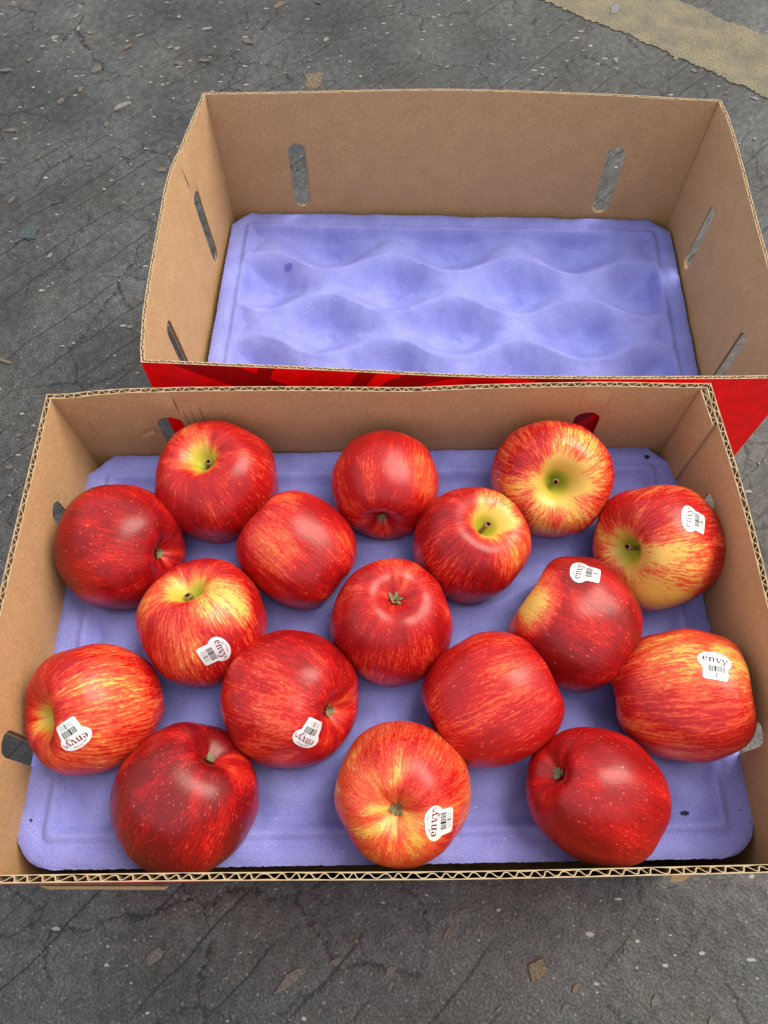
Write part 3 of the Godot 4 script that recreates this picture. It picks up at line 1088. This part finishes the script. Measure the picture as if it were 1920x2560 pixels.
# ---------------------------------------------------------------- apples
func apples() -> Array:
	return [
		{"id": "a1", "at": Vector3(-0.1304, 0.2244, -0.2850), "turn": Vector3(-7.5, 126.8, -9.1), "r": 0.0475, "tall": 0.940, "sticker": [], "pale": [[Vector3(0.40, 0.91, -0.07), 0.35, 0.50], [Vector3(-0.74, 0.17, 0.65), 0.35, 0.25]]},
		{"id": "a2", "at": Vector3(0.0014, 0.2244, -0.2805), "turn": Vector3(3.0, 84.3, -99.6), "r": 0.0420, "tall": 0.950, "sticker": [], "pale": [[Vector3(-0.58, -0.17, 0.80), 0.30, 0.35]]},
		{"id": "a3", "at": Vector3(0.1327, 0.2244, -0.2853), "turn": Vector3(29.4, -49.9, -23.3), "r": 0.0460, "tall": 1.031, "sticker": [], "pale": [[Vector3(-0.00, 0.83, -0.56), 0.40, 1.00], [Vector3(0.21, 0.87, 0.45), 0.55, 0.80], [Vector3(-0.42, 0.49, 0.77), 0.35, 0.50]]},
		{"id": "a4", "at": Vector3(-0.1990, 0.2244, -0.2310), "turn": Vector3(-20.0, 168.0, -105.6), "r": 0.0468, "tall": 0.940, "sticker": [], "pale": [[Vector3(0.27, -0.95, 0.15), 0.25, 0.30], [Vector3(-0.76, 0.01, -0.65), 0.30, 0.30]]},
		{"id": "a5", "at": Vector3(-0.0652, 0.2244, -0.2256), "turn": Vector3(-13.6, 137.5, -73.2), "r": 0.0411, "tall": 1.090, "sticker": [], "pale": [[Vector3(-0.90, 0.24, -0.36), 0.35, 0.40], [Vector3(-0.65, 0.65, 0.40), 0.20, 0.40]]},
		{"id": "a6", "at": Vector3(0.0646, 0.2244, -0.2269), "turn": Vector3(9.6, 52.9, -14.7), "r": 0.0425, "tall": 0.991, "sticker": [], "pale": [[Vector3(0.39, 0.92, 0.02), 0.34, 1.20], [Vector3(-0.09, 0.84, 0.53), 0.38, 0.80]]},
		{"id": "a7", "at": Vector3(0.2071, 0.2244, -0.2244), "turn": Vector3(-21.2, -172.8, -61.3), "r": 0.0472, "tall": 0.940, "sticker": [Vector3(-0.904, 0.299, 0.306), Vector3(0.172, -0.496, 0.851)], "pale": [[Vector3(-0.56, 0.64, -0.53), 0.55, 1.10], [Vector3(0.31, 0.94, 0.15), 0.30, 0.40]]},
		{"id": "a8", "at": Vector3(-0.1307, 0.2244, -0.1687), "turn": Vector3(4.0, 118.2, -28.4), "r": 0.0447, "tall": 0.953, "sticker": [Vector3(-0.977, 0.209, -0.037), Vector3(-0.121, -0.988, 0.099)], "pale": [[Vector3(-0.56, 0.73, 0.40), 0.35, 1.00], [Vector3(0.20, 0.85, -0.49), 0.30, 0.80], [Vector3(-0.67, 0.45, -0.59), 0.50, 0.35]]},
		{"id": "a9", "at": Vector3(0.0037, 0.2244, -0.1681), "turn": Vector3(-3.7, -102.4, -172.6), "r": 0.0439, "tall": 1.090, "sticker": [], "pale": [[Vector3(-0.99, 0.15, 0.00), 0.25, 0.70], [Vector3(0.53, -0.84, -0.07), 0.30, 0.30]]},
		{"id": "a10", "at": Vector3(0.1370, 0.2244, -0.1641), "turn": Vector3(-22.9, 143.1, -87.1), "r": 0.0474, "tall": 0.940, "sticker": [Vector3(-0.656, 0.324, 0.681), Vector3(0.758, 0.202, 0.620)], "pale": [[Vector3(-0.57, 0.81, -0.09), 0.42, 1.50], [Vector3(-0.71, -0.07, 0.70), 0.25, 0.50]]},
		{"id": "a11", "at": Vector3(-0.1994, 0.2244, -0.1100), "turn": Vector3(-16.6, -167.4, -46.2), "r": 0.0433, "tall": 1.000, "sticker": [Vector3(-0.651, 0.694, -0.306), Vector3(0.761, 0.546, -0.349)], "pale": [[Vector3(-0.94, 0.23, -0.25), 0.60, 0.58], [Vector3(-0.34, 0.62, -0.71), 0.30, 0.35]]},
		{"id": "a12", "at": Vector3(-0.0651, 0.2244, -0.1141), "turn": Vector3(-9.6, 160.2, -117.9), "r": 0.0461, "tall": 0.940, "sticker": [Vector3(-0.397, -0.834, -0.383), Vector3(-0.968, 0.206, 0.146)], "pale": [[Vector3(-0.74, -0.07, -0.66), 0.50, 0.40], [Vector3(0.26, -0.96, 0.09), 0.25, 0.40]]},
		{"id": "a13", "at": Vector3(0.0711, 0.2244, -0.1109), "turn": Vector3(8.2, 23.6, -83.1), "r": 0.0439, "tall": 1.090, "sticker": [], "pale": [[Vector3(-0.71, 0.38, -0.59), 0.35, 0.40]]},
		{"id": "a14", "at": Vector3(0.2018, 0.2244, -0.1125), "turn": Vector3(11.4, 2.9, -72.5), "r": 0.0445, "tall": 1.076, "sticker": [Vector3(-0.824, 0.445, -0.350), Vector3(0.183, 0.953, 0.240)], "pale": [[Vector3(-0.82, 0.17, -0.54), 0.60, 0.55], [Vector3(-0.54, 0.77, -0.33), 0.30, 0.60]]},
		{"id": "a15", "at": Vector3(-0.1306, 0.2244, -0.0519), "turn": Vector3(-15.4, -119.1, -126.7), "r": 0.0455, "tall": 0.940, "sticker": [], "pale": [[Vector3(-0.22, -0.03, 0.97), 0.22, 0.50], [Vector3(-0.06, -0.89, -0.46), 0.25, 0.60]]},
		{"id": "a16", "at": Vector3(0.0095, 0.2244, -0.0534), "turn": Vector3(1.0, 70.5, -154.7), "r": 0.0438, "tall": 1.045, "sticker": [Vector3(-0.046, -0.793, 0.607), Vector3(-0.983, -0.098, -0.155)], "pale": [[Vector3(0.42, -0.91, 0.04), 0.40, 0.40], [Vector3(-0.12, -0.83, -0.55), 0.50, 0.15]]},
		{"id": "a17", "at": Vector3(0.1339, 0.2244, -0.0499), "turn": Vector3(12.0, -28.4, -124.8), "r": 0.0415, "tall": 1.053, "sticker": [], "pale": [[Vector3(-0.17, -0.96, 0.23), 0.20, 0.30]]},
	]


# label, red (how far the blush covers), streak strength, depth of red, green of the stem pit, dots
func looks() -> Dictionary:
	return {
		"a1": ["red apple with yellow green stem pit, farthest back on the left", 0.90, 0.8, 0.5, 1.15, 260, "stem"],
		"a2": ["scarlet apple lying eye downwards, middle of the back row", 0.80, 0.7, 0.4, 0.5, 260, "eye"],
		"a3": ["red and yellow striped apple with its stem facing up, back right", 0.68, 1.0, 0.5, 1.35, 160, "stem"],
		"a4": ["plain dark red apple against the left wall, behind the sticker apples", 1.02, 0.5, 0.7, 0.5, 300, "eye"],
		"a5": ["speckled red apple with a pale shoulder, between the back left apples", 0.84, 0.7, 0.5, 0.6, 420, "none"],
		"a6": ["glossy red apple with a yellow flare beside its upright stem", 0.90, 0.9, 0.6, 1.2, 240, "stem"],
		"a7": ["yellow and red apple with a sticker, next to the right wall near the back", 0.66, 1.0, 0.4, 1.2, 160, "stem"],
		"a8": ["red apple with green yellow stem pit on top and a sticker low on its front", 0.80, 0.85, 0.4, 1.2, 240, "stem"],
		"a9": ["red apple standing stem down with its dried eye on top, centre of tray", 0.88, 0.6, 0.5, 0.5, 460, "eye"],
		"a10": ["smooth crimson apple with a sticker on its top and a green hollow at left", 1.05, 0.4, 0.7, 1.1, 380, "none"],
		"a11": ["orange red apple with a green stem pit and sticker against the left wall", 0.76, 1.0, 0.4, 1.2, 160, "none"],
		"a12": ["red apple with a sticker beside its hollow, left of the centre apple's front", 0.90, 0.7, 0.6, 0.5, 420, "eye"],
		"a13": ["pinkish red apple lying on its side, its ends hidden, right of centre", 0.84, 0.7, 0.4, 0.5, 460, "none"],
		"a14": ["orange red apple with an upright sticker, against the right wall in front", 0.64, 0.8, 0.4, 0.5, 300, "eye"],
		"a15": ["very dark red dotted apple at the front left corner of the tray", 1.12, 0.45, 0.9, 0.5, 620, "eye"],
		"a16": ["orange apple showing its green eye and a sticker, middle of the front row", 0.46, 0.6, 0.4, 0.3, 300, "eye"],
		"a17": ["deep red apple with a hollow at its left, front right of the tray", 1.05, 0.4, 0.6, 0.5, 460, "eye"],
	}


func make_profile() -> void:
	var k := [Vector2(0.0, 0.50), Vector2(0.05, 0.515), Vector2(0.13, 0.60), Vector2(0.23, 0.74), Vector2(0.36, 0.845), Vector2(0.5, 0.88), Vector2(0.66, 0.84), Vector2(0.82, 0.69), Vector2(0.94, 0.45), Vector2(1.0, 0.15), Vector2(0.985, -0.15), Vector2(0.92, -0.42), Vector2(0.80, -0.65), Vector2(0.65, -0.81), Vector2(0.48, -0.89), Vector2(0.34, -0.89), Vector2(0.22, -0.83), Vector2(0.12, -0.75), Vector2(0.05, -0.70), Vector2(0, -0.69)]
	for i in RINGS + 1:
		var t := i / float(RINGS) * (k.size() - 1)
		var a := mini(int(t), k.size() - 2)
		var f := t - a
		var p0: Vector2 = k[maxi(a - 1, 0)]
		var p3: Vector2 = k[mini(a + 2, k.size() - 1)]
		var v: Vector2 = (k[a] as Vector2).cubic_interpolate(k[a + 1], p0, p3, f)
		if i == 0 or i == RINGS:
			v.x = 0.0
		prof_r.append(maxf(v.x, 0.0))
		prof_y.append(v.y)
		prof_ang.append(atan2(maxf(v.x, 0.0), v.y))


func shape_factor(n: FastNoiseLite, dir: Vector3, phi: float) -> float:
	# no apple is round: five soft lobes towards the calyx, and a lean of its own
	var low := clampf(-dir.y, 0, 1)
	return 1.0 + n.get_noise_3dv(dir) * 0.065 + 0.026 * low * low * cos(phi * 5.0) + 0.006 * cos(phi * 5.0 + 1.0)


func apple_point(n: FastNoiseLite, i: int, phi: float, r: float, tall: float) -> Vector3:
	var v := Vector3(prof_r[i] * cos(phi), prof_y[i], prof_r[i] * sin(phi))
	var f := shape_factor(n, v.normalized(), phi)
	return Vector3(v.x * f, v.y * tall * (0.5 + 0.5 * f), v.z * f) * r


func apple_toward(n: FastNoiseLite, dir: Vector3, r: float, tall: float) -> Vector3:
	# the point of the skin in a direction, by walking down the profile
	var phi := atan2(dir.z, dir.x)
	var want := atan2(Vector2(dir.x, dir.z).length(), dir.y / tall)
	for i in RINGS:
		if prof_ang[i + 1] >= want:
			var f := clampf((want - prof_ang[i]) / maxf(prof_ang[i + 1] - prof_ang[i], 1e-5), 0, 1)
			return apple_point(n, i, phi, r, tall).lerp(apple_point(n, i + 1, phi, r, tall), f)
	return apple_point(n, RINGS, phi, r, tall)


func skin_material(d: Dictionary, look: Array, sd: int) -> StandardMaterial3D:
	var w := 512
	var h := 256
	var s1 := grey(noise(FastNoiseLite.TYPE_SIMPLEX, 0.085, 3, sd), w, 20, false)
	s1.resize(w, h, Image.INTERPOLATE_CUBIC)
	var s2 := grey(noise(FastNoiseLite.TYPE_SIMPLEX, 0.20, 2, sd + 1), w, 40, false)
	s2.resize(w, h, Image.INTERPOLATE_CUBIC)
	var s3 := grey(noise(FastNoiseLite.TYPE_SIMPLEX, 0.22, 2, sd + 2), w, h, false)
	var s4 := grey(noise(FastNoiseLite.TYPE_SIMPLEX_SMOOTH, 0.014, 3, sd + 3), w, h, false)
	var a := s1.get_data()
	var b := s2.get_data()
	var c := s3.get_data()
	var e := s4.get_data()
	var s5 := grey(noise(FastNoiseLite.TYPE_SIMPLEX, 0.36, 2, sd + 4), w, 84, false)
	s5.resize(w, h, Image.INTERPOLATE_CUBIC)
	var g5 := s5.get_data()
	var red: float = look[1]
	var streak: float = look[2]
	var deep: float = look[3]
	var pit: float = look[4]
	var pale: Array = d.pale
	var yellow := Color(0.86, 0.68, 0.32)
	var green := Color(0.64, 0.65, 0.17)
	var orange := Color(0.82, 0.30, 0.18)
	var crimson := Color(0.70, 0.075, 0.075)
	var dark := Color(0.40, 0.03, 0.05)
	var out := PackedByteArray()
	out.resize(w * h * 3)
	var cs := PackedFloat32Array()
	var sn := PackedFloat32Array()
	for x in w:
		cs.append(cos(TAU * x / w))
		sn.append(sin(TAU * x / w))
	for y in h:
		var t := (y + 0.5) / h * RINGS
		var i := mini(int(t), RINGS - 1)
		var pr := lerpf(prof_r[i], prof_r[i + 1], t - i)
		var py: float = lerpf(prof_y[i], prof_y[i + 1], t - i) * d.tall
		var ln := sqrt(pr * pr + py * py)
		pr /= ln
		py /= ln
		var ring := y / float(h)
		var stem_near := 1.0 - smoothstep(0.09, 0.20 + 0.06 * pit, ring)
		var inner := 1.0 - smoothstep(0.08, 0.21, ring)
		var eye_near := smoothstep(0.80, 0.93, ring)
		for x in w:
			var k := y * w + x
			var v := red + (a[k] - 128) * 0.0013 * streak + (b[k] - 128) * 0.0023 * streak + (g5[k] - 128) * 0.0022 * (0.4 + 0.6 * streak) + (c[k] - 128) * 0.0013 + (e[k] - 128) * 0.0032
			for q in pale:
				var dv: Vector3 = q[0]
				var cosang: float = dv.x * pr * cs[x] + dv.y * py + dv.z * pr * sn[x]
				var reach: float = q[1]
				if cosang > 1.0 - reach * reach * 1.2:
					var f: float = (cosang - (1.0 - reach * reach * 1.2)) / (reach * reach * 1.2)
					v -= q[2] * 0.72 * f * (2.0 - f)
			v -= stem_near * pit * (0.85 + (a[k] - 128) * 0.004)
			v -= eye_near * 0.10
			var col: Color
			if v < -0.12:
				col = yellow
			elif v < 0.26:
				col = yellow.lerp(orange, (v + 0.12) / 0.38)
			elif v < 0.42:
				col = orange
			elif v < 0.72:
				col = orange.lerp(crimson, (v - 0.42) / 0.30)
			else:
				col = crimson.lerp(dark, clampf((v - 0.72) / 0.45, 0, 1) * deep)
			if inner > 0.0 and v < 0.5:
				col = col.lerp(green, inner * clampf((0.5 - v) * 3.0, 0, 1) * 0.95)
			out[k * 3] = clampi(int(col.r * 255.0), 0, 255)
			out[k * 3 + 1] = clampi(int(col.g * 255.0), 0, 255)
			out[k * 3 + 2] = clampi(int(col.b * 255.0), 0, 255)
	var im := Image.create_from_data(w, h, false, Image.FORMAT_RGB8, out)
	# lenticels: small pale dots, crowding towards the eye of the fruit
	var r := RandomNumberGenerator.new()
	r.seed = sd * 13 + 7
	var spot := Color(0.88, 0.60, 0.42)
	for k in int(look[5] * 1.7):
		var y := int((0.22 + 0.72 * pow(r.randf(), 0.75)) * h)
		var x := r.randi_range(1, w - 3)
		var f := r.randf_range(0.3, 0.9)
		im.set_pixel(x, y, im.get_pixel(x, y).lerp(spot, f))
		if r.randf() < 0.35:
			im.set_pixel(x + 1, y, im.get_pixel(x + 1, y).lerp(spot, f * 0.7))
			im.set_pixel(x, mini(y + 1, h - 1), im.get_pixel(x, mini(y + 1, h - 1)).lerp(spot, f * 0.5))
	var m := StandardMaterial3D.new()
	m.albedo_texture = ImageTexture.create_from_image(im)
	m.roughness = 0.35
	m.heightmap_enabled = true
	m.heightmap_texture = ImageTexture.create_from_image(s3)
	m.heightmap_scale = 0.004
	m.metallic_specular = 0.45
	m.cull_mode = BaseMaterial3D.CULL_DISABLED
	return m


func build_apples() -> void:
	var names := looks()
	var num := 0
	for d in apples():
		num += 1
		var look: Array = names[d.id]
		var n := noise(FastNoiseLite.TYPE_SIMPLEX_SMOOTH, 0.75, 2, 200 + num)
		var nu := SEGS + 1
		var p := PackedVector3Array()
		p.resize(nu * (RINGS + 1))
		var uv := PackedVector2Array()
		uv.resize(nu * (RINGS + 1))
		for j in RINGS + 1:
			for i in nu:
				p[j * nu + i] = apple_point(n, j, TAU * (i % SEGS) / SEGS, d.r, d.tall)
				uv[j * nu + i] = Vector2(i / float(SEGS), j / float(RINGS))
		var arr := sheet(p, uv, nu, RINGS + 1, true, -1.0)
		var nr: PackedVector3Array = arr[Mesh.ARRAY_NORMAL]
		for i in nu:
			nr[i] = Vector3.UP
			nr[RINGS * nu + i] = Vector3.DOWN
		arr[Mesh.ARRAY_NORMAL] = nr
		var o := inst(mesh_of(arr, skin_material(d, look, 300 + num * 10)), "apple", self)
		o.position = d.at
		o.rotation_degrees = d.turn
		tag(o, look[0], "apple", "apples in the blue tray")
		if look[6] == "stem":
			inst(stem_mesh(d.r, d.tall, num), "stem", o)
		elif look[6] == "eye":
			inst(calyx_mesh(d.r, d.tall, num), "calyx", o)
		if not (d.sticker as Array).is_empty():
			inst(sticker_mesh(n, d), "sticker", o)


func stem_mesh(r: float, tall: float, sd: int) -> ArrayMesh:
	var g := RandomNumberGenerator.new()
	g.seed = sd * 31
	var lean := Vector2(g.randf_range(-1, 1), g.randf_range(-1, 1)) * 0.0035
	var long := g.randf_range(0.009, 0.013)
	var nu := 11
	var nv := 10
	var p := PackedVector3Array()
	var uv := PackedVector2Array()
	for j in nv:
		var t := j / float(nv - 2)
		var rad := lerpf(0.0014, 0.0020, t) + (0.0007 if t > 0.8 else 0.0)
		if j == nv - 1:
			t = 1.0
			rad = 0.0
		for i in nu:
			var a := TAU * (i % (nu - 1)) / (nu - 1)
			var k := 1.0 + 0.14 * cos(a * 3.0 + t * 4.0)
			p.append(Vector3(lean.x * t * t + cos(a) * rad * k, 0.46 * r * tall + t * long, lean.y * t * t + sin(a) * rad * k))
			uv.append(Vector2(i / 10.0, t))
	return mesh_of(sheet(p, uv, nu, nv, true, 1.0), stem_mat)


func calyx_mesh(r: float, tall: float, sd: int) -> ArrayMesh:
	var g := RandomNumberGenerator.new()
	g.seed = sd * 37
	var st := SurfaceTool.new()
	st.begin(Mesh.PRIMITIVE_TRIANGLES)
	st.set_smooth_group(-1)
	var base := -0.70 * r * tall
	for k in 9:
		var a := TAU * k / 9.0 + g.randf_range(-0.25, 0.25)
		var dirv := Vector3(cos(a), 0, sin(a))
		var side := Vector3(-sin(a), 0, cos(a))
		var long := g.randf_range(0.0035, 0.0065)
		var wide := g.randf_range(0.0010, 0.0017)
		var b := dirv * 0.0010 + Vector3(0, base - 0.0002, 0)
		var m := dirv * long * 0.6 + Vector3(0, base - 0.0026, 0)
		var e := dirv * long * g.randf_range(0.5, 1.1) + Vector3(0, base - g.randf_range(0.0030, 0.0062), 0)
		for v: Vector3 in [b - side * wide * 0.7, b + side * wide * 0.7, m + side * wide, b - side * wide * 0.7, m + side * wide, m - side * wide, m - side * wide, m + side * wide, e]:
			st.add_vertex(v)
	var am := ArrayMesh.new()
	commit(st, sepal_mat, am)
	return am


func sticker_mesh(n: FastNoiseLite, d: Dictionary) -> ArrayMesh:
	# dome on top, narrower tab with the bars below; 24 mm of texture across
	var dir: Vector3 = d.sticker[0]
	var right: Vector3 = d.sticker[1]
	var mid := apple_toward(n, dir, d.r, d.tall)
	var e := 0.0035
	right = (right - dir * right.dot(dir)).normalized()
	var down := right.cross(dir).normalized()
	# square to the skin itself
	var px := apple_toward(n, (mid + right * e).normalized(), d.r, d.tall) - apple_toward(n, (mid - right * e).normalized(), d.r, d.tall)
	var py := apple_toward(n, (mid + down * e).normalized(), d.r, d.tall) - apple_toward(n, (mid - down * e).normalized(), d.r, d.tall)
	var up := py.cross(px).normalized()
	if up.dot(dir) < 0:
		up = -up
	right = px.normalized()
	down = (py - right * py.dot(right)).normalized()
	var nu := 21
	var nv := 27
	var p := PackedVector3Array()
	var uv := PackedVector2Array()
	for j in nv:
		var b := lerpf(-0.0103, 0.0103, j / float(nv - 1))
		var q := clampf((b + 0.0033) / 0.0070, -1, 1)
		var hw := 0.0108 * pow(maxf(0.0, 1.0 - q * q), 0.5)
		if b > -0.0033:
			var tab := 0.0079 - 0.0012 * smoothstep(0.0095, 0.0103, b)
			hw = maxf(hw, tab)
		for i in nu:
			var a := (i / float(nu - 1) * 2.0 - 1.0) * hw
			var at := mid + right * a + down * b
			var s := apple_toward(n, at.normalized(), d.r, d.tall)
			p.append(s + s.normalized() * 0.00035)
			uv.append(Vector2(0.478 + a / 0.024, 0.49 + b / 0.024))
	return mesh_of(sheet(p, uv, nu, nv, false, -1.0), sticker_mat)
